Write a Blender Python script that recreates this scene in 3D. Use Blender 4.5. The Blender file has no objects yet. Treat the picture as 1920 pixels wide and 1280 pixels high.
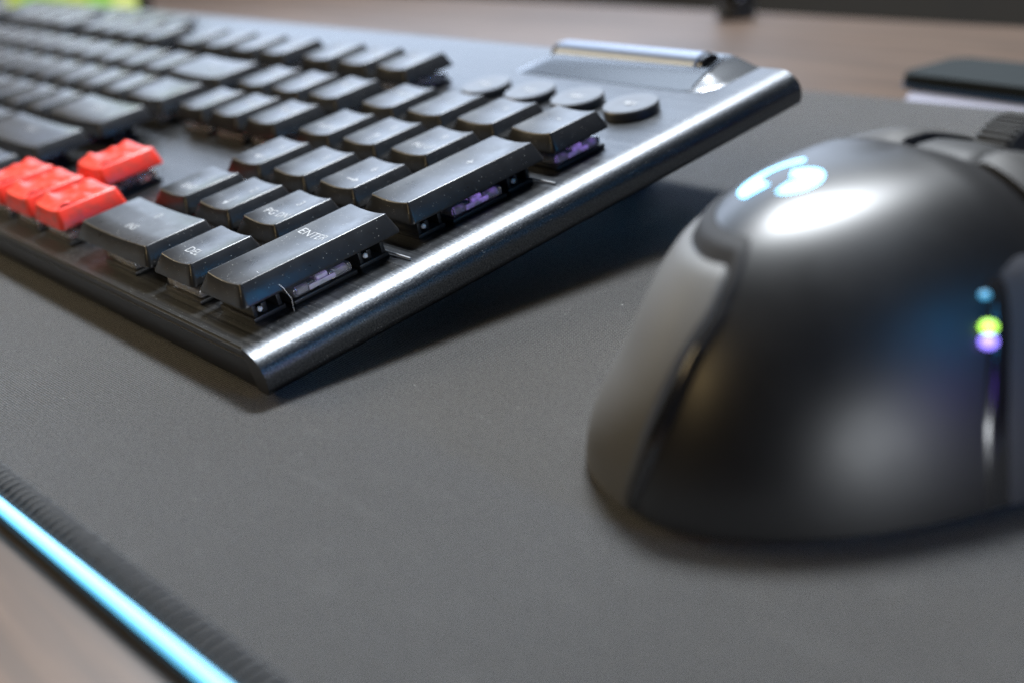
import bpy, bmesh, math, random
from mathutils import Vector, Matrix, noise
random.seed(7)
S = bpy.context.scene
COL = S.collection
MM = 0.001
R = math.radians

# ------------------------------------------------------------------ camera
cam_d = bpy.data.cameras.new('camera')
cam = bpy.data.objects.new('camera', cam_d); COL.objects.link(cam)
cam_d.sensor_width = 36.0
cam_d.lens = 43.92
cam_d.clip_start = 0.01; cam_d.clip_end = 20.0
RW = Matrix(((0.648697788825442, 0.7554609006092334, -0.09203263781755121),
             (-0.2327354056161235, 0.31205803563725626, 0.9211156351766615),
             (0.7245863714876748, -0.5761064224992563, 0.37825385683351814)))
cam.matrix_world = Matrix.Translation(Vector((0.18996, -0.09002, 0.08805))) @ RW.transposed().to_4x4()
cam_d.dof.use_dof = True
cam_d.dof.focus_distance = 0.235
cam_d.dof.aperture_fstop = 9.0
cam_d.dof.aperture_blades = 0
S.camera = cam

# ------------------------------------------------------------------ world, lamps, exposure
w = bpy.data.worlds.new('World'); S.world = w; w.use_nodes = True
bg = w.node_tree.nodes['Background']
bg.inputs[0].default_value = (0.40, 0.62, 1.0, 1); bg.inputs[1].default_value = 0.008

def area(name, loc, aim, sx, sy, power, color):
    d = bpy.data.lights.new(name, 'AREA'); d.shape = 'RECTANGLE'; d.size = sx; d.size_y = sy
    d.energy = power; d.color = color
    o = bpy.data.objects.new(name, d); COL.objects.link(o)
    o.location = loc
    v = Vector(aim) - Vector(loc)
    o.rotation_euler = v.to_track_quat('-Z', 'Y').to_euler()
    return o
area('ceiling_lamp', (-0.27, 0.48, 1.22), (-0.02, 0.07, 0.0), 0.44, 0.26, 66, (0.90, 0.95, 1.0))
area('high_key_fill', (-0.90, 0.52, 1.05), (0.0, 0.05, 0.0), 0.45, 0.36, 2.2, (0.72, 0.84, 1.0))  # added light that brightens the left side of the dished key tops
area('monitor_glow', (-0.47, 0.50, 0.25), (0.0, 0.05, 0.02), 0.76, 0.32, 3.1, (0.66, 0.79, 1.0))
area('warm_room_lamp', (-1.00, -0.55, 0.72), (0.0, 0.0, 0.0), 0.7, 0.40, 8.0, (1.0, 0.80, 0.50))
area('warm_front_lamp', (0.02, -1.15, 0.72), (0.05, 0.0, 0.0), 0.12, 0.12, 2.4, (1.0, 0.72, 0.34))
area('warm_sheen_fill', (-1.30, 0.22, 0.44), (-0.05, 0.0, 0.0), 0.5, 0.30, 0.25, (1.0, 0.90, 0.74))  # added area light for a warm sheen on plate and key tops
area('far_window', (-1.95, 0.52, 0.28), (-0.2, 0.05, 0.0), 0.8, 0.26, 1.5, (0.55, 0.70, 1.0))
area('upper_right_fill', (0.52, 0.30, 1.30), (-0.2, 0.05, 0.0), 0.3, 0.3, 0.7, (0.60, 0.76, 1.0))  # added light for the right faces of the far keys
area('low_side_fill', (1.10, -0.25, 0.10), (0.10, 0.04, 0.02), 0.26, 0.14, 3.6, (0.90, 0.95, 1.0))  # unseen low light added for the grey spot on the mouse shell
area('blue_side_light', (0.92, 0.14, 0.42), (0.10, 0.04, 0.02), 0.05, 0.20, 1.1, (0.02, 0.42, 1.0))
area('violet_side_light', (1.00, 0.08, 0.20), (0.10, 0.04, 0.02), 0.05, 0.12, 0.4, (0.22, 0.08, 1.0))

S.view_settings.view_transform = 'Standard'; S.view_settings.look = 'None'
S.view_settings.exposure = 0.0; S.view_settings.gamma = 1.0
S.view_settings.use_curve_mapping = False
S.render.engine = 'CYCLES'
S.cycles.use_denoising = True
S.cycles.denoising_prefilter = 'NONE'      # keeps the weave of the cloth
S.cycles.max_bounces = 8

# ------------------------------------------------------------------ materials
def new_mat(name, color=(0.5, 0.5, 0.5), rough=0.5, metal=0.0, spec=0.5, **kw):
    m = bpy.data.materials.new(name); m.use_nodes = True
    b = m.node_tree.nodes['Principled BSDF']
    b.inputs['Base Color'].default_value = (*color, 1); b.inputs['Roughness'].default_value = rough
    b.inputs['Metallic'].default_value = metal; b.inputs['Specular IOR Level'].default_value = spec
    for k, v in kw.items(): b.inputs[k.replace('_', ' ')].default_value = v
    return m
class NT:
    def __init__(s, m): s.t = m.node_tree; s.b = s.t.nodes['Principled BSDF']
    def n(s, typ, **kw):
        x = s.t.nodes.new(typ)
        for k, v in kw.items(): setattr(x, k, v)
        return x
    def l(s, a, b): s.t.links.new(a, b)
    def coord(s, scale=(1, 1, 1), rot=0.0):
        tc = s.n('ShaderNodeTexCoord'); mp = s.n('ShaderNodeMapping')
        mp.inputs['Scale'].default_value = scale; mp.inputs['Rotation'].default_value = (0, 0, rot); s.l(tc.outputs['Object'], mp.inputs['Vector']); return mp.outputs[0]
    def noise(s, vec, scale, detail=3, rough=0.5):
        x = s.n('ShaderNodeTexNoise'); x.inputs['Scale'].default_value = scale; x.inputs['Detail'].default_value = detail
        x.inputs['Roughness'].default_value = rough; s.l(vec, x.inputs['Vector']); return x.outputs['Fac']
    def ramp(s, fac, stops):
        x = s.n('ShaderNodeValToRGB'); e = x.color_ramp.elements
        while len(e) < len(stops): e.new(0.5)
        for i, (p, c) in enumerate(stops):
            e[i].position = p; e[i].color = (*c, 1) if len(c) == 3 else c
        s.l(fac, x.inputs[0]); return x.outputs[0]
    def bump(s, h, strength, dist, prev=None):
        x = s.n('ShaderNodeBump'); x.inputs['Strength'].default_value = strength; x.inputs['Distance'].default_value = dist
        s.l(h, x.inputs['Height'])
        if prev: s.l(prev, x.inputs['Normal'])
        return x.outputs[0]
    def mix(s, fac, a, b):
        x = s.n('ShaderNodeMix', data_type='RGBA')
        if isinstance(fac, float): x.inputs[0].default_value = fac
        else: s.l(fac, x.inputs[0])
        for i, v in ((6, a), (7, b)):
            if isinstance(v, tuple): x.inputs[i].default_value = (*v, 1)
            else: s.l(v, x.inputs[i])
        return x.outputs[2]
    def math(s, op, a, b=None):
        x = s.n('ShaderNodeMath', operation=op)
        for i, v in ((0, a), (1, b)):
            if v is None: continue
            if isinstance(v, (int, float)): x.inputs[i].default_value = v
            else: s.l(v, x.inputs[i])
        return x.outputs[0]
    def dust(s, vec, scale, thr, base):
        """pale specks of dust on a base colour"""
        v = s.n('ShaderNodeTexVoronoi'); v.inputs['Scale'].default_value = scale; s.l(vec, v.inputs['Vector'])
        sep = s.n('ShaderNodeSeparateColor'); s.l(v.outputs['Color'], sep.inputs[0])
        on = s.math('GREATER_THAN', sep.outputs[0], thr)
        big = s.noise(vec, scale * 0.06, 2)
        size = s.math('MULTIPLY', sep.outputs[1], 0.32)
        dot = s.math('LESS_THAN', v.outputs['Distance'], size)
        f = s.math('MULTIPLY', on, dot)
        f = s.math('MULTIPLY', f, s.ramp(big, [(0.35, (0.25,)*3), (0.65, (0.85,)*3)]))
        return f

def m_key():
    m = new_mat('black_keycap_plastic', (0.012, 0.0125, 0.014), 0.36, spec=0.45); t = NT(m)
    v = t.coord()
    f = t.dust(v, 3600, 0.90, None)
    t.l(t.mix(f, (0.012, 0.0125, 0.014), (0.42, 0.42, 0.40)), t.b.inputs['Base Color'])
    r = t.noise(v, 260, 4, 0.6)
    t.l(t.ramp(r, [(0.3, (0.27,)*3), (0.75, (0.38,)*3)]), t.b.inputs['Roughness'])
    t.l(t.bump(t.noise(v, 5200, 2), 0.10, 0.00006), t.b.inputs['Normal'])
    return m
def m_plate():
    m = new_mat('brushed_gunmetal', (0.09, 0.095, 0.10), 0.34, metal=1.0, Anisotropic=0.5, Anisotropic_Rotation=0.25); t = NT(m)
    tg = t.n('ShaderNodeTangent', direction_type='UV_MAP', uv_map='UVMap'); t.l(tg.outputs[0], t.b.inputs['Tangent'])
    v = t.coord()
    vs = t.coord((9, 3000, 3000))
    br = t.noise(vs, 1.0, 3, 0.65)
    f = t.dust(v, 4200, 0.80, None)
    base = t.ramp(br, [(0.30, (0.034, 0.037, 0.041)), (0.72, (0.140, 0.148, 0.160))])
    t.l(t.mix(f, base, (0.55, 0.55, 0.53)), t.b.inputs['Base Color'])
    t.l(t.math('SUBTRACT', 1.0, f), t.b.inputs['Metallic'])
    t.l(t.ramp(br, [(0.2, (0.33,)*3), (0.8, (0.45,)*3)]), t.b.inputs['Roughness'])
    t.l(t.bump(br, 0.45, 0.00014), t.b.inputs['Normal'])
    return m
def m_cloth():
    m = new_mat('grey_cloth', (0.075, 0.076, 0.078), 0.85, spec=0.18); t = NT(m)
    v = t.coord()
    # woven threads: two crossed fine waves
    def wave(dirn):
        x = t.n('ShaderNodeTexWave', wave_type='BANDS', bands_direction=dirn)
        x.inputs['Scale'].default_value = 640; x.inputs['Distortion'].default_value = 1.2; x.inputs['Detail'].default_value = 1
        x.inputs['Detail Scale'].default_value = 0.6
        t.l(v, x.inputs['Vector']); return x.outputs['Fac']
    ww = t.math('MULTIPLY', wave('X'), wave('Y'))
    fine = t.noise(v, 2300, 2)
    big = t.noise(v, 28, 3)
    h = t.math('ADD', ww, t.math('MULTIPLY', fine, 1.3))
    base = t.ramp(t.math('MULTIPLY', h, 0.5), [(0.30, (0.0006, 0.0006, 0.0006)), (0.46, (0.010, 0.010, 0.010)), (0.64, (0.130, 0.130, 0.131))])
    base = t.mix(t.ramp(big, [(0.35, (0,)*3), (0.7, (0.22,)*3)]), base, (0.017, 0.0168, 0.0165))
    smudge = t.noise(t.coord((1, 2.2, 1)), 60, 4, 0.65)
    base = t.mix(t.ramp(smudge, [(0.58, (0,)*3), (0.76, (0.30,)*3)]), base, (0.062, 0.062, 0.061))
    for rot_, sc_, lo_ in ((0.9, (16, 110, 1), 0.66), (-0.35, (12, 95, 1), 0.68)):
        scuff = t.noise(t.coord(sc_, rot_), 1.0, 3, 0.6)
        base = t.mix(t.ramp(scuff, [(lo_, (0,)*3), (lo_+.12, (0.20,)*3)]), base, (0.090, 0.090, 0.089))
    f = t.dust(v, 1700, 0.990, None)
    t.l(t.mix(f, base, (0.30, 0.30, 0.29)), t.b.inputs['Base Color'])
    t.l(t.bump(h, 0.9, 0.00025), t.b.inputs['Normal'])
    t.b.inputs['Sheen Weight'].default_value = 0.36
    t.b.inputs['Sheen Roughness'].default_value = 0.4
    return m
def m_wood():
    m = new_mat('worn_brown_wood', (0.25, 0.17, 0.13), 0.42, spec=0.52); t = NT(m)
    v = t.coord((3.0, 60, 60))
    g = t.noise(v, 2.4, 6, 0.68)
    b = t.noise(t.coord((5, 14, 14)), 3.0, 3)
    c = t.ramp(g, [(0.30, (0.018, 0.010, 0.006)), (0.5, (0.050, 0.030, 0.019)), (0.70, (0.105, 0.068, 0.046))])
    t.l(t.mix(t.ramp(b, [(0.35, (0,)*3), (0.75, (0.5,)*3)]), c, (0.072, 0.048, 0.034)), t.b.inputs['Base Color'])
    t.l(t.ramp(g, [(0.2, (0.50,)*3), (0.8, (0.36,)*3)]), t.b.inputs['Roughness'])
    t.l(t.bump(g, 0.12, 0.0004), t.b.inputs['Normal'])
    return m
def m_shell():
    m = new_mat('satin_black_shell', (0.004, 0.004, 0.0045), 0.38, spec=0.5); t = NT(m)
    v = t.coord()
    t.l(t.ramp(t.noise(v, 42, 5, 0.6), [(0.3, (0.33,)*3), (0.7, (0.42,)*3)]), t.b.inputs['Roughness'])
    t.l(t.bump(t.noise(v, 4200, 2), 0.05, 0.00003), t.b.inputs['Normal'])
    return m
def m_rubber(name, c, rough=0.62):
    m = new_mat(name, c, rough, spec=0.35); t = NT(m); v = t.coord()
    n = t.noise(v, 2400, 2)
    t.l(t.bump(n, 0.25, 0.0001), t.b.inputs['Normal'])
    a = t.noise(v, 60, 3)
    t.l(t.mix(t.ramp(a, [(0.3, (0,)*3), (0.7, (0.5,)*3)]), c, tuple(x * 1.25 for x in c)), t.b.inputs['Base Color'])
    return m
def m_red():
    m = new_mat('glossy_red_resin', (0.64, 0.033, 0.017), 0.36, spec=0.4, Subsurface_Weight=0.15, Subsurface_Scale=0.002)
    m.node_tree.nodes['Principled BSDF'].inputs['Subsurface Radius'].default_value = (1.0, 0.25, 0.12)
    t = NT(m); v = t.coord()
    t.l(t.mix(t.ramp(t.noise(v, 520, 3), [(0.45, (0,)*3), (0.72, (1,)*3)]), (0.64, 0.033, 0.017), (0.38, 0.045, 0.032)), t.b.inputs['Base Color'])
    return m
def m_emit(name, color, strength, base=(0.02, 0.02, 0.02)):
    m = new_mat(name, base, 0.4)
    b = m.node_tree.nodes['Principled BSDF']
    b.inputs['Emission Color'].default_value = (*color, 1); b.inputs['Emission Strength'].default_value = strength
    return m
def m_plastic(name, c, rough, **kw):
    m = new_mat(name, c, rough, **kw); t = NT(m); v = t.coord()
    t.l(t.bump(t.noise(v, 2600, 2), 0.12, 0.00006), t.b.inputs['Normal'])
    return m
MK = m_key(); MP = m_plate(); MCL = m_cloth(); MW = m_wood(); MS = m_shell(); MR = m_red()
MCASE = m_plastic('black_case_plastic', (0.016, 0.016, 0.017), 0.42)
MBLK = m_plastic('black_gloss_plastic', (0.010, 0.010, 0.011), 0.16)
MDARK = m_plastic('dark_switch_plastic', (0.012, 0.012, 0.013), 0.45)
MLEG = m_plastic('pale_legend_print', (0.24, 0.245, 0.25), 0.5)
MLEGD = m_plastic('dim_legend_print', (0.16, 0.16, 0.165), 0.5)
MGRIP = m_rubber('grey_grip_rubber', (0.066, 0.065, 0.063), 0.60)
MGRIP2 = m_rubber('dark_grip_rubber', (0.022, 0.023, 0.028), 0.5)
MBASE = m_rubber('black_base_rubber', (0.022, 0.022, 0.023), 0.7)
MTHREAD = m_rubber('grey_thread', (0.050, 0.050, 0.050), 0.85)
MCLEAR = new_mat('clear_switch_plastic', (0.86, 0.84, 0.88), 0.14, spec=0.5, Transmission_Weight=0.85, IOR=1.46)
MSTEEL = new_mat('bright_steel', (0.75, 0.76, 0.78), 0.22, metal=1.0)
MWHITE = m_plastic('white_plastic', (0.72, 0.73, 0.76), 0.4)
MGLINT = m_plastic('pale_glint_line', (0.26, 0.27, 0.29), 0.4)  # pale colour painted for the bright reflection line on the plate
MNAVY = m_plastic('navy_plastic', (0.012, 0.045, 0.11), 0.4)
MLID = m_plastic('dark_grey_lid', (0.010, 0.013, 0.014), 0.8, spec=0.12)

# ------------------------------------------------------------------ helpers
def link(name, me, mat, parent=None):
    o = bpy.data.objects.new(name, me); COL.objects.link(o)
    if mat is not None and not me.materials: me.materials.append(mat)
    if parent: o.parent = parent
    return o
def finish(bm, name, smooth=None):
    bmesh.ops.recalc_face_normals(bm, faces=bm.faces)
    me = bpy.data.meshes.new(name); bm.to_mesh(me); bm.free()
    me.transform(Matrix.Scale(MM, 4))
    if smooth is not None:
        me.polygons.foreach_set('use_smooth', [True] * len(me.polygons))
        me.set_sharp_from_angle(angle=R(smooth))
    me.update(); return me
def thing(name, label, cat, loc=(0, 0, 0), rot=(0, 0, 0), group=None):
    o = bpy.data.objects.new(name, None); COL.objects.link(o)
    o.location = [v * MM for v in loc]; o.rotation_euler = rot; o.empty_display_size = 0.01
    o['label'] = label; o['category'] = cat
    if group: o['group'] = group
    return o
def box(bm, x0, x1, y0, y1, z0, z1, bev=0.0, seg=2):
    vs = [bm.verts.new((x, y, z)) for z in (z0, z1) for y in (y0, y1) for x in (x0, x1)]
    fs = [bm.faces.new([vs[i] for i in q]) for q in ((0, 2, 3, 1), (4, 5, 7, 6), (0, 1, 5, 4), (2, 6, 7, 3), (0, 4, 6, 2), (1, 3, 7, 5))]
    if bev:
        es = list({e for f in fs for e in f.edges})
        bmesh.ops.bevel(bm, geom=es, offset=bev, segments=seg, profile=0.5, affect='EDGES')
def box_mesh(name, dims, bev=0.0, smooth=40):
    bm = bmesh.new(); box(bm, *dims, bev=bev); return finish(bm, name, smooth)
def tube(bm, pts, r, n=10, cap=True):
    pts = [Vector(p) for p in pts]; rings = []
    up = Vector((0, 0, 1))
    for i, p in enumerate(pts):
        d = (pts[min(i + 1, len(pts) - 1)] - pts[max(i - 1, 0)]).normalized()
        if abs(d.dot(up)) > 0.95: up = Vector((1, 0, 0))
        a = d.cross(up).normalized(); b = d.cross(a).normalized()
        rr = r[i] if isinstance(r, (list, tuple)) else r
        rings.append([bm.verts.new(p + a * (math.cos(2*math.pi*k/n)*rr) + b * (math.sin(2*math.pi*k/n)*rr)) for k in range(n)])
    for A, B in zip(rings, rings[1:]):
        for k in range(n): bm.faces.new((A[k], A[(k+1) % n], B[(k+1) % n], B[k]))
    if cap: bm.faces.new(rings[0][::-1]); bm.faces.new(rings[-1])
def lathe(bm, prof, n=40, axis='z', c=(0, 0, 0)):
    rings = []
    for r, h in prof:
        ring = []
        for k in range(n):
            a = 2*math.pi*k/n; u, v = r*math.cos(a), r*math.sin(a)
            p = (c[0]+u, c[1]+v, c[2]+h) if axis == 'z' else (c[0]+h, c[1]+u, c[2]+v)
            ring.append(bm.verts.new(p))
        rings.append(ring)
    for A, B in zip(rings, rings[1:]):
        for k in range(n): bm.faces.new((A[k], A[(k+1) % n], B[(k+1) % n], B[k]))
    bm.faces.new(rings[0][::-1]); bm.faces.new(rings[-1])
def grid_faces(bm, G, wrap=False):
    for a, b in zip(G, G[1:]):
        n = len(a)
        for k in range(n if wrap else n - 1):
            bm.faces.new((a[k], a[(k+1) % n], b[(k+1) % n], b[k]))

# ------------------------------------------------------------------ setting: desk, dark background
bm = bmesh.new(); box(bm, -2400, 900, -500, 391, -40, -4, bev=1.0)
o = link('desk', finish(bm, 'desk', 30), MW); o['kind'] = 'structure'
MWALL = m_plastic('dark_wall_paint', (0.020, 0.018, 0.015), 0.8)
bm = bmesh.new(); box(bm, -1500, 900, 640, 650, -700, 480)
o = link('background_wall', finish(bm, 'background_wall'), MWALL); o['kind'] = 'structure'

# ------------------------------------------------------------------ desk mat with light strip
MATROT = R(1.8)
mat = thing('desk_mat', 'large dark grey cloth desk mat with stitched border and glowing cyan edge', 'desk mat', (0, 0, 0), (0, 0, MATROT))
MX0, MX1, MY0, MY1 = -560.0, 235.0, -45.6, 246.0
def rrect(x0, x1, y0, y1, r, seg=8):
    pts = []
    for cx, cy, a0 in ((x1-r, y0+r, -90), (x1-r, y1-r, 0), (x0+r, y1-r, 90), (x0+r, y0+r, 180)):
        for k in range(seg+1):
            a = R(a0 + 90*k/seg); pts.append((cx + r*math.cos(a), cy + r*math.sin(a)))
    return pts
def slab(outline, z0, z1):
    bm = bmesh.new()
    A = [bm.verts.new((x, y, z0)) for x, y in outline]; B = [bm.verts.new((x, y, z1)) for x, y in outline]
    bm.faces.new(A[::-1]); bm.faces.new(B); n = len(A)
    for k in range(n): bm.faces.new((A[k], A[(k+1) % n], B[(k+1) % n], B[k]))
    return bm
link('cloth_top', finish(slab(rrect(MX0, MX1, MY0, MY1, 12), -2.4, 0.0), 'cloth_top'), MCL, mat)
link('rubber_base', finish(slab(rrect(MX0-0.6, MX1+0.6, MY0-2.2, MY1+0.6, 12), -4.0, -2.45), 'rubber_base'), MBASE, mat)
MSTRIP = m_emit('cyan_light_tube', (0.08, 0.58, 1.0), 1.45, (0.25, 0.45, 0.6))
t = NT(MSTRIP); tc = t.n('ShaderNodeTexCoord'); sp = t.n('ShaderNodeSeparateXYZ'); t.l(tc.outputs['Object'], sp.inputs[0])
t.l(t.ramp(t.math('MULTIPLY_ADD', sp.outputs[0], 2.0) if False else t.math('ADD', t.math('MULTIPLY', sp.outputs[0], 2.6), 0.35),
    [(0.0, (0.08, 0.58, 1.0)), (0.62, (0.08, 0.58, 1.0)), (0.90, (0.20, 0.25, 1.0))]), t.b.inputs['Emission Color'])
bm = bmesh.new(); ol = rrect(MX0-1.0, MX1+1.0, MY0-1.15, MY1+1.0, 13, 6)
ol = [(MX0+14, MY0-1.15)] + ol[:7] + [(MX1+1.0, MY1-60)]
tube(bm, [(x, y, -0.75) for x, y in ol], 1.0, 12)
link('light_strip', finish(bm, 'light_strip', 60), MSTRIP, mat)
# overlock stitches along the front edge, each a raised loop of thread
bm = bmesh.new()
tube(bm, [(0.25, -1.9, -0.5), (0.15, -1.6, 0.15), (0, -0.6, 0.55), (-0.1, 0.6, 0.60), (-0.2, 1.5, 0.35), (-0.25, 1.9, -0.2)], [0.8, 1.0, 1.15, 1.15, 1.0, 0.7], 8)
stitch_me = finish(bm, 'stitch', 60)
for i in range(92):
    o = link('stitch', stitch_me, MTHREAD, mat)
    o.location = ((-36 + i*2.1 + random.uniform(-.10, .10))*MM, (MY0 + 2.1 + random.uniform(-.1, .1))*MM, -0.25*MM)
    o.rotation_euler = (0, 0, random.uniform(-0.06, 0.06)); o.scale = (0.52, 1.0, 0.9)
bm = bmesh.new(); box(bm, MX0+14, MX1-14, MY0+0.15, MY0+4.2, -0.3, 0.06)
link('border_tape', finish(bm, 'border_tape'), m_rubber('dark_border_tape', (0.006, 0.006, 0.006), 0.8), mat)

# ------------------------------------------------------------------ keyboard
kb = thing('keyboard', 'low black full size keyboard with brushed dark metal top and red arrow keys', 'keyboard', (0, 0, 0), (R(8.0), 0, 0))
XL, YB, ZP = -467.0, 149.0, 9.5
PX0, PX1, PY0 = -71.0, -2.5, 129.6        # roller pocket
# top plate outline with the pocket notch open to the rear
def arc(cx, cy, r, a0, a1, n=6): return [(cx + r*math.cos(R(a0+(a1-a0)*k/n)), cy + r*math.sin(R(a0+(a1-a0)*k/n))) for k in range(n+1)]
notch = [(PX1, YB)] + [(PX1, PY0+8)] + arc(PX1-8, PY0+8, 8, 0, -90)[1:] + arc(PX0+4, PY0+4, 4, -90, -180) + [(PX0, YB)]
outl = [(XL, 0.0), (3.0, 0.0), (3.0, YB)] + notch + [(XL, YB)]
bm = slab(outl, 8.2, ZP)
bmesh.ops.bevel(bm, geom=[e for e in bm.edges if all(abs(v.co.z-ZP) < .01 and v.co.y < .01 for v in e.verts)], offset=0.45, segments=2, affect='EDGES')
# rolled right edge
prof = [(3.0, 9.5)] + [(3.0 + 6.2*math.sin(R(a)), 9.5 - 4.6*(1-math.cos(R(a)))) for a in range(5, 91, 5)] + [(9.05, 3.2), (8.75, 2.2), (8.2, 1.6), (5.0, 1.6)]
A = [bm.verts.new((x, 0.0, z)) for x, z in prof]; B = [bm.verts.new((x, YB, z)) for x, z in prof]
for k in range(len(prof)-1): bm.faces.new((A[k], A[k+1], B[k+1], B[k]))
bm.faces.new(A); bm.faces.new(B)
me_ = finish(bm, 'top_plate', 28)
uvl = me_.uv_layers.new(name='UVMap')
me_.materials.append(MP); me_.materials.append(MCASE)
for p_ in me_.polygons:
    if p_.normal.y < -0.9: p_.material_index = 1
    for li in p_.loop_indices:
        c_ = me_.vertices[me_.loops[li].vertex_index].co
        uvl.data[li].uv = ((c_.x - c_.z)*10, c_.y*10)
link('top_plate', me_, None, kb)
bm = bmesh.new(); box(bm, XL+.6, 4.9, 0.5, YB-.6, 1.5, 8.15, bev=0.35)
case = link('case', finish(bm, 'case', 30), MCASE, kb)
bm = bmesh.new(); box(bm, XL+2, 5.0, 0.28, 0.62, 6.9, 7.25)
link('seam', finish(bm, 'seam'), MBLK, case)
# pocket basin
def inset(pts, d):
    out = []
    for (x, y) in pts:
        cx = (PX0+PX1)/2
        x2 = x + (d if x < cx-30 else -d if x > cx+30 else 0)*(1 if (abs(x-PX0) < 9 or abs(x-PX1) < 9) else 0)
        y2 = y + d*max(0, min(1, (PY0+8-y)/8.0)) if y < PY0+8 else y
        out.append((x2, y2))
    return out
bm = bmesh.new()
levels = [(-0.4, 9.4), (0.0, 9.62), (1.2, 9.95), (3.5, 10.75), (6.5, 11.7), (8.0, 12.0), (9.0, 12.1)]
G = [[bm.verts.new((x, min(y, YB-.2), z)) for x, y in inset(notch, d)] for d, z in levels]
grid_faces(bm, G)
bm.faces.new(G[-1])
bm.faces.new([g[0] for g in G] + [g[-1] for g in G[::-1]])
MPOCK = new_mat('pocket_dark_metal', (0.105, 0.110, 0.118), 0.22, metal=1.0)
pocket = link('roller_housing', finish(bm, 'roller_housing', 50), MPOCK, kb)
# volume roller
bm = bmesh.new()
pr = [(4.6, -25.2), (5.3, -24.6)]
for k in range(49):
    x = -24.2 + k
    pr += [(5.35, x), (5.22, x+.5)]
pr += [(5.3, 24.6), (4.6, 25.2)]
lathe(bm, [(r-0.5, x) for r, x in pr], 48, 'x', (-39.2, 143.2, 9.3))
MROLL = new_mat('polished_roller_metal', (0.19, 0.215, 0.265), 0.38, metal=1.0)
roller = link('volume_roller', finish(bm, 'volume_roller', 30), MROLL, kb)
for sx in (-1, 1):
    bm = bmesh.new(); lathe(bm, [(2.5, 0), (4.4, 0.0), (4.5, 1.2), (2.5, 1.3)], 32, 'x', (-39.2 + sx*25.3 - (1.3 if sx < 0 else 0), 143.2, 9.3))
    link('end_cap', finish(bm, 'end_cap', 30), MBLK, roller)

# text helper: flat mesh from the built-in font, bent to the dish of a key
def text_mesh(body, size, xs=1.0):
    cu = bpy.data.curves.new('t', 'FONT'); cu.body = body; cu.size = size; cu.align_x = 'CENTER'; cu.align_y = 'CENTER'
    cu.resolution_u = 3; cu.offset = 0.0
    ob = bpy.data.objects.new('t', cu); COL.objects.link(ob)
    dg = bpy.context.evaluated_depsgraph_get()
    me = bpy.data.meshes.new_from_object(ob.evaluated_get(dg), depsgraph=dg)
    bpy.data.objects.remove(ob); bpy.data.curves.remove(cu)
    bm = bmesh.new(); bm.from_mesh(me); bpy.data.meshes.remove(me)
    for v in bm.verts: v.co.x *= xs
    return bm
def poly_bm(polys):
    bm = bmesh.new()
    for p in polys: bm.faces.new([bm.verts.new((x, y, 0)) for x, y in p])
    return bm
def arrow_bm(deg):
    bm = poly_bm([[(-2.0, -0.17), (0.6, -0.17), (0.6, 0.17), (-2.0, 0.17)], [(0.5, -0.95), (2.2, 0), (0.5, 0.95), (0.85, 0)]])
    bmesh.ops.rotate(bm, verts=bm.verts, cent=(0, 0, 0), matrix=Matrix.Rotation(R(deg), 3, 'Z')); return bm

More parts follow.
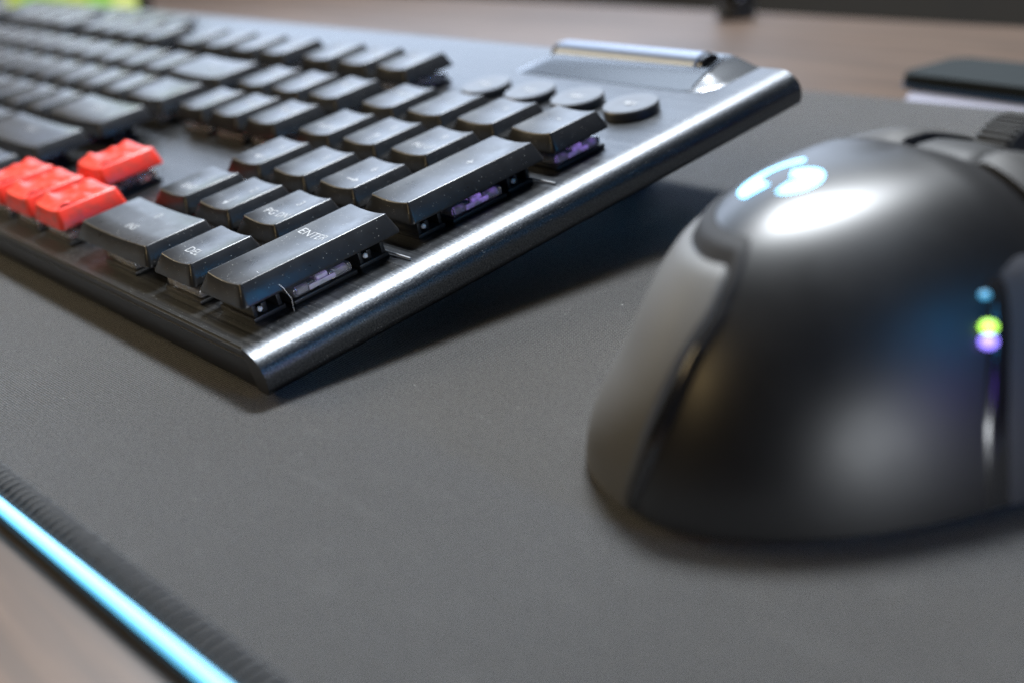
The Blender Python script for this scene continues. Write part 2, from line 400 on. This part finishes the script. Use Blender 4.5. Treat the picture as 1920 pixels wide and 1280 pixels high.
U = 19.05
ZB, ZT = 13.7, 17.5
AW, FI, BI = 3.47, 3.3, 1.95        # top insets from the cell: sides, front, back
DISH = 0.58
def dish(x, hw): return -DISH*(1-(x/hw)**2) if abs(x) < hw else 0.0
_cache = {}
def half_ring(x0, x1, y0, y1, r, nf=9, seg=4):
    """front half of a rounded rectangle from the left side to the right side, and the mirrored back half"""
    ym = (y0+y1)/2; f = []
    f.append((x0, ym))
    for k in range(seg+1):
        a = R(180 + 90*k/seg); f.append((x0+r + r*math.cos(a), y0+r + r*math.sin(a)))
    for k in range(1, nf): f.append((x0+r + (x1-x0-2*r)*k/nf, y0))
    for k in range(seg+1):
        a = R(270 + 90*k/seg); f.append((x1-r + r*math.cos(a), y0+r + r*math.sin(a)))
    f.append((x1, ym))
    return f
def key_mesh(wu, hu, style='k'):
    if (wu, hu, style) in _cache: return _cache[(wu, hu, style)]
    W, H = wu*U/2, hu*U
    red = style == 'red'
    hw = W - AW
    zt = ZT + (0.5 if red else 0)
    lv = [  # side inset, front inset, back inset, z, radius, dished?
        (1.35, 1.75, 1.25, ZB, 1.0, 0), (1.02, 1.45, 0.95, ZB+.12, 1.3, 0), (1.05, 1.48, 0.97, ZB+.55, 1.3, 0),
        (AW-.17, FI-.13, BI-.10, zt-.24, 0.50, 1), (AW-.06, FI-.05, BI-.04, zt-.06, 0.45, 1), (AW+.10, FI+.11, BI+.11, zt, 0.36, 1)]
    if red: lv[3:] = [(AW-.62, FI-.9, BI-.3, zt-.3, 0.8, 1), (AW-.4, FI-.7, BI-.12, zt-.04, 0.6, 1), (AW-.1, FI-.4, BI+.1, zt, 0.5, 1)]
    bm = bmesh.new(); F = []; K = []
    for si, fi, bi, z, r, d in lv:
        fr = half_ring(-W+si, W-si, fi, H-bi, r)
        ys = fi + H - bi
        zz = [z + (dish(x, W-si) * (1.0 if d else 0)) for x, y in fr]
        F.append([bm.verts.new((x, y, q)) for (x, y), q in zip(fr, zz)])
        K.append([F[-1][0]] + [bm.verts.new((x, ys-y, q)) for (x, y), q in list(zip(fr, zz))[1:-1]] + [F[-1][-1]])
    for G in (F, K):
        grid_faces(bm, G)
    # cap: strips between front and back halves, cut in y for the red relief
    nY = 14 if red else 3
    fr, bk = F[-1], K[-1]; n = len(fr)
    rows = []
    for i in range(n):
        if i in (0, n-1): rows.append([fr[i]]*1); continue
        col = [fr[i]]
        for j in range(1, nY):
            c = fr[i].co.lerp(bk[i].co, j/nY)
            if red:
                x, y = c.x, c.y - H/2
                c.z += (1.5*max(0, noise.noise(Vector((x*.42, y*.38, 1.7)))+.12) + 0.55*noise.noise(Vector((x*1.1, y*1.0, 4.2)))) * (1 if 2 < i < n-3 else 0)
            col.append(bm.verts.new(c))
        col.append(bk[i]); rows.append(col)
    for i in range(1, n-2):
        for j in range(nY): bm.faces.new((rows[i][j], rows[i+1][j], rows[i+1][j+1], rows[i][j+1]))
    for i, e in ((1, 0), (n-2, n-1)):
        for j in range(nY): bm.faces.new((rows[i][j], rows[i][j+1], fr[e]))
    bm.faces.new(F[0][::-1] + K[0][1:-1])
    me = finish(bm, 'key', 48)
    _cache[(wu, hu, style)] = me
    return me
# switch: dark lower housing, clear upper housing, dark stem
def switch_mesh():
    bm = bmesh.new(); box(bm, -7.4, 7.4, -7.2, 7.2, 9.5, 10.4, .25); box(bm, -6.9, 6.9, -1.2, 1.2, 10.41, 11.0); box(bm, -3.2, 3.2, -2.6, 2.6, 10.41, 13.9, .2)
    nd = len(bm.faces)
    box(bm, -6.9, 6.9, -6.6, -1.5, 10.45, 12.3, .5); box(bm, -6.9, 6.9, 1.5, 6.6, 10.45, 12.3, .5)
    box(bm, -6.5, -3.6, -1.45, 1.45, 11.05, 12.9, .2); box(bm, 3.6, 6.5, -1.45, 1.45, 11.05, 12.9, .2)
    for i, f in enumerate(bm.faces): f.material_index = 0 if i < nd else 1
    me = finish(bm, 'switch', 30); me.materials.append(MDARK); me.materials.append(MCLEAR); return me
SW = switch_mesh()
bm = bmesh.new(); box(bm, -9.0, 9.0, -9.0, 9.0, ZP, ZP+.05)
WELL = finish(bm, 'well')
def stab_mesh():
    bm = bmesh.new()
    box(bm, -6.4, 6.4, -3.4, 3.4, 9.5, 10.35, .15)
    box(bm, -6.0, 6.0, -3.0, -2.2, 10.36, 12.6, .1); box(bm, -6.0, 6.0, 2.2, 3.0, 10.36, 12.6, .1)
    box(bm, -2.6, 2.6, -1.6, 1.6, 10.36, 14.0, .1); box(bm, 4.3, 5.6, -.9, .1, 10.36, 12.2, .1)
    return finish(bm, 'stabiliser', 30)
STAB = stab_mesh()
bm = bmesh.new(); bmesh.ops.create_icosphere(bm, subdivisions=2, radius=0.55); DOT = finish(bm, 'pin', 80)
bm = bmesh.new(); tube(bm, [(-4.5, 0, 0), (5.2, .15, -.1)], 0.22, 8); GLINT = finish(bm, 'glint_line', 60)  # thin rod standing in for the bright reflection at the cutout edge
def m_led(name, base, c0, c1, st):
    m = m_emit(name, c0, st, base); t = NT(m)
    t.l(t.ramp(t.noise(t.coord(), 420, 2), [(0.40, c0), (0.62, c1)]), t.b.inputs['Emission Color']); return m
MVIO = m_led('violet_switch_light', (0.35, 0.33, 0.40), (0.05, 0.04, 0.08), (0.42, 0.24, 0.95), 0.5)
MVIO2 = m_led('pale_switch_light', (0.45, 0.44, 0.45), (0.02, 0.02, 0.02), (0.42, 0.28, 0.85), 0.25)
bm = bmesh.new(); box(bm, 5.9, 6.75, -1.1, 1.3, 11.2, 12.6, .15); box(bm, 5.6, 6.6, 2.4, 5.6, 10.9, 12.0, .2); box(bm, 5.6, 6.6, -5.6, -3.0, 10.8, 11.9, .2); box(bm, 6.95, 7.25, -3.4, 2.6, 10.9, 11.9, .12)
LEDM = finish(bm, 'switch_light', 40)
LEDM2 = LEDM.copy()

def legend(key, bm, x, y, hw, mat=None, H=U):
    for v in bm.verts:
        v.co.x += x; v.co.y += y; v.co.z = ZT + dish(v.co.x, hw) + 0.035
    me = finish(bm, 'legend')
    return link('legend', me, mat or MLEG, key)

KEYS = []
def add_key(x0, y0, wu, hu, text=(), red=False, light=None, name='key'):
    """x0: left of cell, y0: front of cell; text: (kind, value, dx, dy, size)"""
    cx = x0 + wu*U/2
    k = link('key', key_mesh(wu, hu, 'red' if red else 'k'), MR if red else MK, kb)
    k.location = (cx*MM, y0*MM, 0)
    hw = wu*U/2 - AW
    for kind, val, dx, dy, size in text:
        if red: continue
        b = arrow_bm(val) if kind == 'a' else text_mesh(val, size)
        legend(k, b, dx, dy, hw, MLEGD if kind == 'd' else MLEG)
    cyk = hu*U/2
    s = link('switch', SW, None, k); s.location = (0, cyk*MM, 0)
    if light is not None:
        me = LEDM if light == 1 else LEDM2
        l = link('switch_light', me, MVIO if light == 1 else MVIO2, k); l.location = (0, cyk*MM, 0)
    if wu >= 2 or hu >= 2:
        off = 11.9 if max(wu, hu) < 3 else 50.0
        for sg in (-1, 1):
            st = link('stabiliser', STAB, MDARK, k)
            st.location = ((0 if hu >= 2 else sg*off)*MM, (cyk + (sg*off if hu >= 2 else 0))*MM, 0)
            if hu >= 2:
                d = link('pin', DOT, MWHITE, k); d.location = (5.9*MM, (cyk + sg*off - 1.5)*MM, 11.5*MM)
        if hu >= 2:
            wv = link('plate_edge_glint', GLINT, MGLINT, k); wv.location = (7.6*MM, (cyk+15.6)*MM, 10.0*MM)
    KEYS.append(k); return k
Y = [3.0 + U*i for i in range(5)]; YF = 101.9
def T(s, size=2.9, dx=0, dy=7.6): return ('t', s, dx, dy, size)
def N(s): return ('t', s, 0.2, 13.2, 3.0)
# number pad
add_key(-4*U, Y[0], 2, 1, (T('INS', 2.9, -.5, 7.8), ('t', '0', 0.2, 13.8, 3.0)))
add_key(-2*U, Y[0], 1, 1, (T('DEL', 2.9, -.6, 7.6),))
add_key(-U, Y[0], 1, 2, (T('ENTER', 2.95, -.8, 23.6),), light=2)
for i, (n_, s_) in enumerate((('1', 'END'), ('2', -90), ('3', 'PG DN'))):
    add_key(-4*U + i*U, Y[1], 1, 1, (N(n_), ('a', s_, 0, 7.4, 0) if isinstance(s_, int) else T(s_, 2.8)))
for i, (n_, s_) in enumerate((('4', 180), ('5', None), ('6', 0))):
    add_key(-4*U + i*U, Y[2], 1, 1, (N(n_),) + ((('a', s_, 0, 7.4, 0),) if s_ is not None else ()))
for i, (n_, s_) in enumerate((('7', 'HOME'), ('8', 90), ('9', 'PG UP'))):
    add_key(-4*U + i*U, Y[3], 1, 1, (N(n_), ('a', s_, 0, 7.4, 0) if isinstance(s_, int) else T(s_, 2.6)))
add_key(-U, Y[2], 1, 2, (T('+', 4.0, 0, 24),), light=1)
for i, s_ in enumerate(('NUM', '/', '*')): add_key(-4*U + i*U, Y[4], 1, 1, (T(s_, 2.6 if len(s_) > 1 else 4.0, 0, 12),))
add_key(-U, Y[4], 1, 1, (T('-', 4.5, 0, 12),), light=1)
# navigation block
XN = -82.1
for i, s_ in enumerate(('PRT', 'SCR', 'PAU')): add_key(XN-3*U+i*U, YF, 1, 1, (T(s_, 2.6, 0, 12),))
for i, s_ in enumerate(('INS', 'HOME', 'PG UP')): add_key(XN-3*U+i*U, Y[4], 1, 1, (T(s_, 2.6, 0, 12),))
for i, s_ in enumerate(('DEL', 'END', 'PG DN')): add_key(XN-3*U+i*U, Y[3], 1, 1, (T(s_, 2.6, 0, 12),))
for i in range(3):
    k = add_key(XN-3*U+i*U, Y[0], 1, 1, red=True); k['label'] = 'red arrow key with lumpy moulded top'
k = add_key(XN-2*U, Y[1], 1, 1, red=True); k['label'] = 'red up arrow key with lumpy moulded top'
# main block
XM = XN - 3*U - 6.0 - 15*U
def row(y, items):
    x = XM
    for it in items:
        if isinstance(it, (int, float)): x += it*U; continue
        s, wu = it if isinstance(it, tuple) else (it, 1)
        add_key(x, y, wu, 1, (T(s, 3.4 if len(s) == 1 else 2.6, 0, 11.5),) if s else ()); x += wu*U
row(Y[0], [('CTRL', 1.25), ('', 1.25), ('ALT', 1.25), ('', 6.25), ('ALT', 1.25), ('FN', 1.25), ('', 1.25), ('CTRL', 1.25)])
row(Y[1], [('SHIFT', 2.25)] + list('ZXCVBNM,./') + [('SHIFT', 2.75)])
row(Y[2], [('CAPS', 1.75)] + list("ASDFGHJKL;'") + [('ENTER', 2.25)])
row(Y[3], [('TAB', 1.5)] + list('QWERTYUIOP[]') + [('\\', 1.5)])
row(Y[4], list('`1234567890-=') + [('BACK', 2)])
row(YF, ['ESC', 1, 'F1', 'F2', 'F3', 'F4', .5, 'F5', 'F6', 'F7', 'F8', .5, 'F9', 'F10', 'F11', 'F12'])
for i in range(5): add_key(XM-6.0-U, Y[4-i], 1, 1, (T('G%d' % (i+1), 2.8, 0, 11.5),))
# round media buttons above the number pad
bm = bmesh.new()
lathe(bm, [(6.4, 0.02), (6.6, 0.3), (6.6, 2.0), (6.35, 2.35), (5.8, 2.42), (3.0, 2.25), (0.3, 2.2)], 48)
BTN = finish(bm, 'media_button', 35)
MBTN = m_plastic('grey_button_rubber', (0.030, 0.031, 0.033), 0.36)
tri = lambda x, s: [(x - .7*s, -.9), (x + .9*s, 0), (x - .7*s, .9)]
ICON = [[tri(-.6, -1), tri(1.0, -1), [(-2.1, -.9), (-1.7, -.9), (-1.7, .9), (-2.1, .9)]],
        [tri(-.7, 1), [(.7, -.9), (1.1, -.9), (1.1, .9), (.7, .9)], [(1.5, -.9), (1.9, -.9), (1.9, .9), (1.5, .9)]],
        [tri(-1.0, 1), tri(.6, 1), [(1.7, -.9), (2.1, -.9), (2.1, .9), (1.7, .9)]],
        [[(-1.6, -.5), (-.9, -.5), (0, -1.2), (0, 1.2), (-.9, .5), (-1.6, .5)], [(.6, -.7), (.85, -.9), (2.0, .7), (1.75, .9)], [(.6, .7), (1.75, -.9), (2.0, -.7), (.85, .9)]]]
for x, ic in zip((-64.2, -47.0, -29.8, -12.0), ICON):
    b = link('media_button', BTN, MBTN, kb); b.location = (x*MM, 114.6*MM, ZP*MM)
    bm = poly_bm(ic)
    for v in bm.verts: v.co.z = 2.36
    link('icon', finish(bm, 'icon'), MLEG, b)
for i in range(8):
    b = link('media_button', BTN, MBTN, kb); b.location = ((XM + 8 + i*U + (10 if i > 3 else 0))*MM, 136*MM, ZP*MM)
# fold-out feet and rubber pads below
for x in (-40.0, -420.0):
    bm = bmesh.new(); box(bm, x-9, x+9, 131, 136, -18.6, 3.0, .8)
    ft = link('foot', finish(bm, 'foot', 40), MCASE, kb)
    bm = bmesh.new(); box(bm, x-8, x+8, 131.5, 135.5, -20.3, -18.65, .5)
    link('rubber_pad', finish(bm, 'rubber_pad', 40), MBASE, ft)
for x in (-30.0, -430.0):
    bm = bmesh.new(); box(bm, x-18, x+18, 6, 11, -0.7, 1.45, .4)
    link('rubber_pad', finish(bm, 'rubber_pad', 40), MBASE, kb)

# ------------------------------------------------------------------ mouse
MA, MOX, MOY = R(-6.584), 85.304, 11.634
Hm, AP, AWm, E1, E2, E3, BF, SK = 41.443, 53.072, 31.258, 1.8, 3.027, 1.821, 61.564, -0.096
ms = thing('mouse', 'black sculpted gaming mouse with glowing cyan emblem and coloured side lights', 'mouse', (MOX, MOY, 0), (0, 0, MA))
def spow(c, e): return math.copysign(abs(c)**e, c)
def dome(phi, zz, off=0.0):
    """phi from the rear pole towards the left side; zz height fraction"""
    def raw(ph, q):
        rho = max(0.0, 1 - q**E3)**(1/E2)
        X = -AWm*rho*spow(math.sin(ph), 2/E1)
        c = -math.cos(ph); Yv = (AP if c < 0 else BF)*rho*spow(c, 2/E1)
        z = 2 + q*(Hm-2)
        y = AP + Yv
        return Vector((X + SK*(z-20), y, z))
    p = raw(phi, zz)
    if off:
        e = 1e-3
        du = raw(phi+e, zz) - raw(phi-e, zz)
        z1, z0 = min(zz+e, .9995), max(zz-e, 0.0005); dv = raw(phi, z1) - raw(phi, z0)
        n = du.cross(dv)
        if n.length > 1e-9:
            n.normalize()
            if n.dot(p - Vector((0, AP, 5))) < 0: n = -n
            p = p + n*off
    return p
def front_drop(p):
    d = p.y - 50.0 + p.x*0.10
    if d > 0: p.z -= min(0.020*d*d + .10*d, p.z*0.75)
    return p
# outer shell
bm = bmesh.new(); G = []
NPH, NZ = 128, 40
for j in range(NZ):
    zz = math.sin(math.pi/2*j/NZ)**1.15
    G.append([bm.verts.new(front_drop(dome(2*math.pi*k/NPH, zz))) for k in range(NPH)])
grid_faces(bm, G, True)
top = bm.verts.new((SK*(Hm-20), AP, Hm)); top.co = front_drop(top.co)
for k in range(NPH): bm.faces.new((G[-1][k], G[-1][(k+1) % NPH], top))
lo = [bm.verts.new((v.co.x*.93, AP + (v.co.y-AP)*.95, 0.9)) for v in G[0]]
grid_faces(bm, [G[0], lo], True); bm.faces.new(lo)
shell = link('palm_shell', finish(bm, 'palm_shell', 50), MS, ms)
# groove line on the left rear: phi as a function of height
def phi_of(x, y, z):
    X = (x - SK*(z-20))/AWm; Yv = (y-AP)/AP
    return math.atan2(-spow(X, E1/2), -spow(Yv, E1/2)*1.0)
gl = [(3.0, phi_of(-1.1, 0.4, 3.0)), (9.0, phi_of(1.0, 0.8, 9)), (16.5, phi_of(2.7, 3.4, 16.5)), (23.1, phi_of(3.8, 7.3, 23.1)), (28.5, phi_of(4.7, 12.2, 28.5)), (32.6, phi_of(3.2, 16.4, 32.6))]
def groove_phi(z):
    if z <= gl[0][0]: return gl[0][1]
    for (a, pa), (b, pb) in zip(gl, gl[1:]):
        if z <= b: return pa + (pb-pa)*(z-a)/(b-a)
    return gl[-1][1]
ZPT = 34.0
def smooth(t): t = max(0, min(1, t)); return t*t*(3-2*t)
def panel(name, z_lo, z_hi, dphi0, phi_end, offf, mat, corner=4.0, nu=56, nv=26, parent=None):
    bm = bmesh.new(); G = []
    for j in range(nv+1):
        tj = j/nv; z = z_lo + (z_hi-z_lo)*(tj)
        row_ = []
        back = 0.0
        if z > z_hi-corner: q = (z-(z_hi-corner))/corner; back = (1-math.sqrt(max(0, 1-q*q)))*corner/32.0*1.6
        p0 = groove_phi(z) + dphi0 + back
        for k in range(nu+1):
            u = (k/nu)**1.5
            ph = p0 + (phi_end-p0)*u
            edge = min(1.0, k/3.0, (nv-j)/1.5)
            row_.append(bm.verts.new(dome(ph, (z-2)/(Hm-2), offf(ph, z)*1.0 - 2.0*(1-edge)**2)))
        G.append(row_)
    grid_faces(bm, G)
    # inner skin so that the pad has thickness
    return link(name, finish(bm, name, 60), mat, parent or ms)
def off_grip(ph, z):
    flare = 0.38*(math.log(1+math.exp((19.5-z)/1.8))*1.8)
    return 0.9 + flare*smooth((ph-groove_phi(z))/R(38))
panel('side_grip', 2.0, ZPT, R(1.8), R(155), off_grip, MGRIP, corner=2.8)
# glossy groove strip round the edge of the grip: up the side, round the corner, along the top
path = [(groove_phi(z) + R(1.4), z) for z in [2.2 + 1.2*k for k in range(24)]]
for k in range(1, 8):
    a = R(90*k/7); path.append((groove_phi(30.0) + R(1.4) + R(5.0)*(1-math.cos(a)), 29.8 + 4.4*math.sin(a)))
pe = path[-1]
for k in range(1, 30): path.append((pe[0] + R(4.5)*k, pe[1] + 0.02*k))
bm = bmesh.new(); G = []
for i_, (ph, z) in enumerate(path):
    a, b = path[max(i_-1, 0)], path[min(i_+1, len(path)-1)]
    d = Vector(((b[0]-a[0])*32, b[1]-a[1])).normalized(); nrm = Vector((-d.y, d.x))   # away from the grip
    wd = 2.6*(0.45 + 0.55*smooth(1-abs(z-16)/18)) if i_ < 24 else 1.7
    row_ = []
    for q in range(8):
        tt = -0.9 + (wd+0.9)*q/7
        zq = z + nrm.y*tt
        row_.append(bm.verts.new(dome(ph + nrm.x*tt/32, max(0.0, (zq-2)/(Hm-2)), 0.12 + 0.55*math.sin(math.pi*q/7)**2)))
    G.append(row_)
grid_faces(bm, G)
for k_, f_ in enumerate(bm.faces): f_.material_index = 0 if k_ < 7*19 else 1
me_ = finish(bm, 'groove_trim', 60); me_.materials.append(m_plastic('black_groove_plastic', (0.010, 0.010, 0.011), 0.15)); me_.materials.append(m_plastic('matte_groove_plastic', (0.010, 0.010, 0.011), 0.7, spec=0.2))
link('groove_trim', me_, None, ms)
# right hand side grip behind a seam that holds the small lights
rl = [(3.7, phi_of(29.4, 32.3, 3.7)), (13.2, phi_of(27.8, 33.7, 13.2)), (19.4, phi_of(26.2, 35.8, 19.4)), (25.1, phi_of(24.3, 38.5, 25.1)), (29.9, phi_of(21.9, 40.7, 29.9)), (31.5, phi_of(21.0, 46.0, 31.0))]
def right_phi(z):
    if z <= rl[0][0]: return rl[0][1]
    for (a, pa), (b, pb) in zip(rl, rl[1:]):
        if z <= b: return pa + (pb-pa)*(z-a)/(b-a)
    return rl[-1][1]
def rpatch(name, a0, a1, offs, mat, nu=24, nv=26, zt=31.0):
    bm = bmesh.new(); G = []
    for j in range(nv+1):
        z = 2.2 + (zt-2.2)*j/nv; p0 = right_phi(z); row_ = []
        for k in range(nu+1):
            u = k/nu
            ph = p0 - R(a0) - R(a1-a0)*u
            edge = min(1.0, k/3.0, (nv-j)/3.0)
            row_.append(bm.verts.new(front_drop(dome(ph, (z-2)/(Hm-2), offs - 0.8*(1-edge)**2))))
        G.append(row_)
    grid_faces(bm, G); return link(name, finish(bm, name, 60), mat, ms)
rpatch('side_grip', 4.0, 75.0, 0.9, MGRIP2)
rpatch('seam_trim', -0.6, 4.6, 0.25, MBLK, nu=6)
for nm, uv, col, st, r in (('indicator_light', (22.9, 39.7, 27.9), (0.08, 0.45, 0.80), 0.6, 0.6), ('indicator_light', (24.6, 38.5, 24.45), (0.45, 0.95, 0.08), 1.4, 0.95), ('indicator_light', (25.2, 37.8, 22.9), (0.28, 0.20, 1.0), 1.5, 0.95)):
    z = uv[2]; ph = phi_of(*uv) + R(0.6)
    bm = bmesh.new(); bmesh.ops.create_icosphere(bm, subdivisions=3, radius=r)
    c = dome(ph, (z-2)/(Hm-2), 0.65)
    for v in bm.verts: v.co = Vector((v.co.x*1.15, v.co.y*1.15, v.co.z*0.85)) + c
    link(nm, finish(bm, nm, 80), m_emit('indicator_%d' % int(z), col, st*2.2), ms)
# glowing emblem on the palm: an open hook and a notched lobe lying on the shell
def zz_of(x, y):
    lo_, hi_ = 0.0, 1.0
    for _ in range(40):
        m_ = (lo_+hi_)/2; z = 2 + m_*(Hm-2)
        X = abs((x - SK*(z-20))/AWm); Yv = abs((y-AP)/(AP if y < AP else BF))
        if (X**E1 + Yv**E1)**(E2/E1) + m_**E3 < 1: lo_ = m_
        else: hi_ = m_
    return 2 + lo_*(Hm-2)
MLOGO = m_emit('cyan_emblem_light', (0.10, 0.56, 1.0), 3.6, (0.3, 0.5, 0.6))
emb = bpy.data.objects.new('emblem', None); COL.objects.link(emb); emb.parent = ms
def ribbon(name, pts, wid):
    pts = [(-5.6 + (x+5.6)*.93, 33.6 + (y-33.6)*.95) for x, y in pts]
    bm = bmesh.new(); L = []; Rr = []
    for i, (x, y) in enumerate(pts):
        a = Vector(pts[max(i-1, 0)]); b = Vector(pts[min(i+1, len(pts)-1)]); d = (b-a).normalized(); n = Vector((-d.y, d.x))
        wd = wid[i]/2
        q = []
        for s in (-1, -.33, .33, 1):
            px, py = x + n.x*wd*s, y + n.y*wd*s
            q.append(bm.verts.new((px, py, zz_of(px, py) + 0.12)))
        L.append(q)
    grid_faces(bm, L); return link(name, finish(bm, name, 60), MLOGO, emb)
def spline(pts, n=8):
    out = []
    P = [Vector(p) for p in pts]; P = [P[0]*2-P[1]] + P + [P[-1]*2-P[-2]]
    for i in range(1, len(P)-2):
        for k in range(n):
            t_ = k/n; a, b, c, d = P[i-1:i+3]
            out.append(tuple(0.5*((2*b) + (c-a)*t_ + (2*a-5*b+4*c-d)*t_*t_ + (3*b-a-3*c+d)*t_**3)))
    out.append(tuple(P[-2])); return out
hook = spline([(-7.6, 39.7), (-9.6, 37.9), (-11.0, 35.2), (-10.9, 32.2), (-9.4, 30.1), (-7.4, 28.9), (-6.2, 28.5)])
ribbon('emblem_hook', hook, [1.7 + 2.1*smooth((i/len(hook)-.25)*1.6) for i in range(len(hook))])
lobe = spline([(-4.6, 33.9), (-3.2, 34.9), (-1.5, 35.0), (-0.3, 33.5), (-0.4, 31.6), (-1.5, 30.1), (-2.5, 29.9)])
ribbon('emblem_bar', lobe, [2.9]*len(lobe))
# split main buttons, centre spine and ridged wheel ahead of the palm
def deck(name, x0, x1, y0, y1, mat, lift, fall=0.22, yk=63.0):
    bm = bmesh.new(); G = []; B = []
    for j in range(25):
        y = y0 + (y1-y0)*j/24; a = []; b_ = []
        for k in range(13):
            x = x0 + (x1-x0)*k/12
            xx = max(-23.0, min(19.5, x))
            z = zz_of(xx, min(y, 88)) + lift - 0.8*((2*k/12-1)**8) - (0.9 if j in (0, 24) else 0) - fall*max(0, y-yk)
            a.append(bm.verts.new((x, y, z))); b_.append(bm.verts.new((x, y, z-3.2)))
        G.append(a); B.append(b_)
    grid_faces(bm, G); grid_faces(bm, B)
    for g in (0, -1):
        for k in range(12): bm.faces.new((G[g][k], G[g][k+1], B[g][k+1], B[g][k]))
    for j in range(24):
        for k in (0, -1): bm.faces.new((G[j][k], G[j+1][k], B[j+1][k], B[j][k]))
    return link(name, finish(bm, name, 40), mat, ms)
MDECK = m_plastic('dark_satin_button', (0.020, 0.019, 0.018), 0.62, spec=0.3)
deck('main_button', -23.5, -5.2, 56.0, 108, MDECK, -0.15)
deck('main_button', 7.6, 23.5, 57.5, 108, MDECK, -0.3)
deck('centre_spine', -4.6, 7.0, 57.0, 104, m_plastic('matte_spine_plastic', (0.008, 0.008, 0.008), 0.6, spec=0.3), -1.6)
wc = Vector((0.8, 76.0, 31.6))
bm = bmesh.new(); lathe(bm, [(7.2, -3.6), (8.6, -3.2), (9.0, -2.6), (9.0, 2.6), (8.6, 3.2), (7.2, 3.6)], 48, 'x', wc)
MWHL = m_rubber('black_wheel_rubber', (0.008, 0.008, 0.008), 0.75)
wheel = link('scroll_wheel', finish(bm, 'scroll_wheel', 40), MWHL, ms)
bm = bmesh.new(); box(bm, -2.9, 2.9, -.22, .22, 8.8, 9.35, .08); RG = finish(bm, 'ridge', 40)
for k in range(48):
    r_ = link('ridge', RG, MWHL, wheel); r_.location = wc*MM; r_.rotation_euler = (2*math.pi*k/48, 0, 0)

# ------------------------------------------------------------------ small things behind
bxo = thing('flat_box', 'flat dark grey box with navy rim over a white lower edge, behind the mouse', 'box', (-39.5, 260.5, -4.0), (0, 0, R(-6)))
bm = slab(rrect(0, 105, 0, 30, 4, 6), 5.3, 8.6); bmesh.ops.bevel(bm, geom=[e for e in bm.edges if all(v.co.z > 8.5 for v in e.verts)], offset=.9, segments=2, affect='EDGES')
link('lid', finish(bm, 'lid', 40), MLID, bxo)
link('rim', finish(slab(rrect(-.25, 105.2, -.25, 30.2, 4, 6), 3.7, 5.25), 'rim', 40), MNAVY, bxo)
bm = bmesh.new()
A = [bm.verts.new((x, y, 0.02)) for x, y in rrect(4.0, 104, -3.2, 29, 2.0, 5)]; B = [bm.verts.new((x, y, 3.65)) for x, y in rrect(4.6, 104, 0.2, 29, 2.0, 5)]
grid_faces(bm, [A, B], True); bm.faces.new(A[::-1]); bm.faces.new(B)
link('white_base', finish(bm, 'white_base', 40), m_plastic('pale_lavender_plastic', (0.27, 0.28, 0.36), 0.45), bxo)
st = thing('stand_leg', 'glossy black round foot standing on the desk far behind the keyboard', 'stand leg', (-203, 376, -4.0))
bm = bmesh.new(); lathe(bm, [(6.5, 0.0), (8.6, .8), (9.4, 3.0), (9.0, 5.5), (7.6, 7.0)], 40); link('foot_pad', finish(bm, 'foot_pad', 40), MBASE, st)
bm = bmesh.new(); lathe(bm, [(7.4, 7.05), (8.8, 8.0), (9.0, 11.0), (7.0, 16), (5.5, 30), (5.2, 90)], 40); link('stem', finish(bm, 'stem', 40), MBLK, st)
sc = thing('small_screen', 'bright yellow green lit screen standing behind the far end of the keyboard', 'screen', (-705, 252, 0), (R(-8), 0, 0))
bm = bmesh.new(); box(bm, -120, 120, 1.2, 9, -3.9, 160, .8); link('frame', finish(bm, 'frame', 40), MCASE, sc)
bm = bmesh.new(); box(bm, -116, 116, 0.0, 1.1, -2.5, 156)
MSCR = m_emit('lime_screen_picture', (0.7, 0.9, 0.1), 0.85)
t = NT(MSCR); nz = t.noise(t.coord((1, 1, .4)), 16, 2)
t.l(t.ramp(nz, [(0.30, (0.85, 0.62, 0.22)), (0.42, (0.62, 0.70, 0.06)), (0.52, (0.26, 0.66, 0.07)), (0.62, (0.80, 0.90, 0.30))]), t.b.inputs['Emission Color'])
link('screen_glass', finish(bm, 'screen_glass'), MSCR, sc)
# stray hair on the corner of the keypad key
bm = bmesh.new(); tube(bm, [(x, y, z) for x, y, z in ((-5.2, 11.0, 17.6), (-2.9, 12.0, 16.2), (-1.0, 13.0, 14.4), (0.2, 13.4, 12.2), (0.2, 13.2, 9.75))], 0.032, 6)
hr = link('hair', finish(bm, 'hair', 60), MWHITE); hr.rotation_euler = (R(8), 0, 0)
hr['label'] = 'fine pale hair hanging off the edge of the keypad ENTER key'; hr['category'] = 'hair'
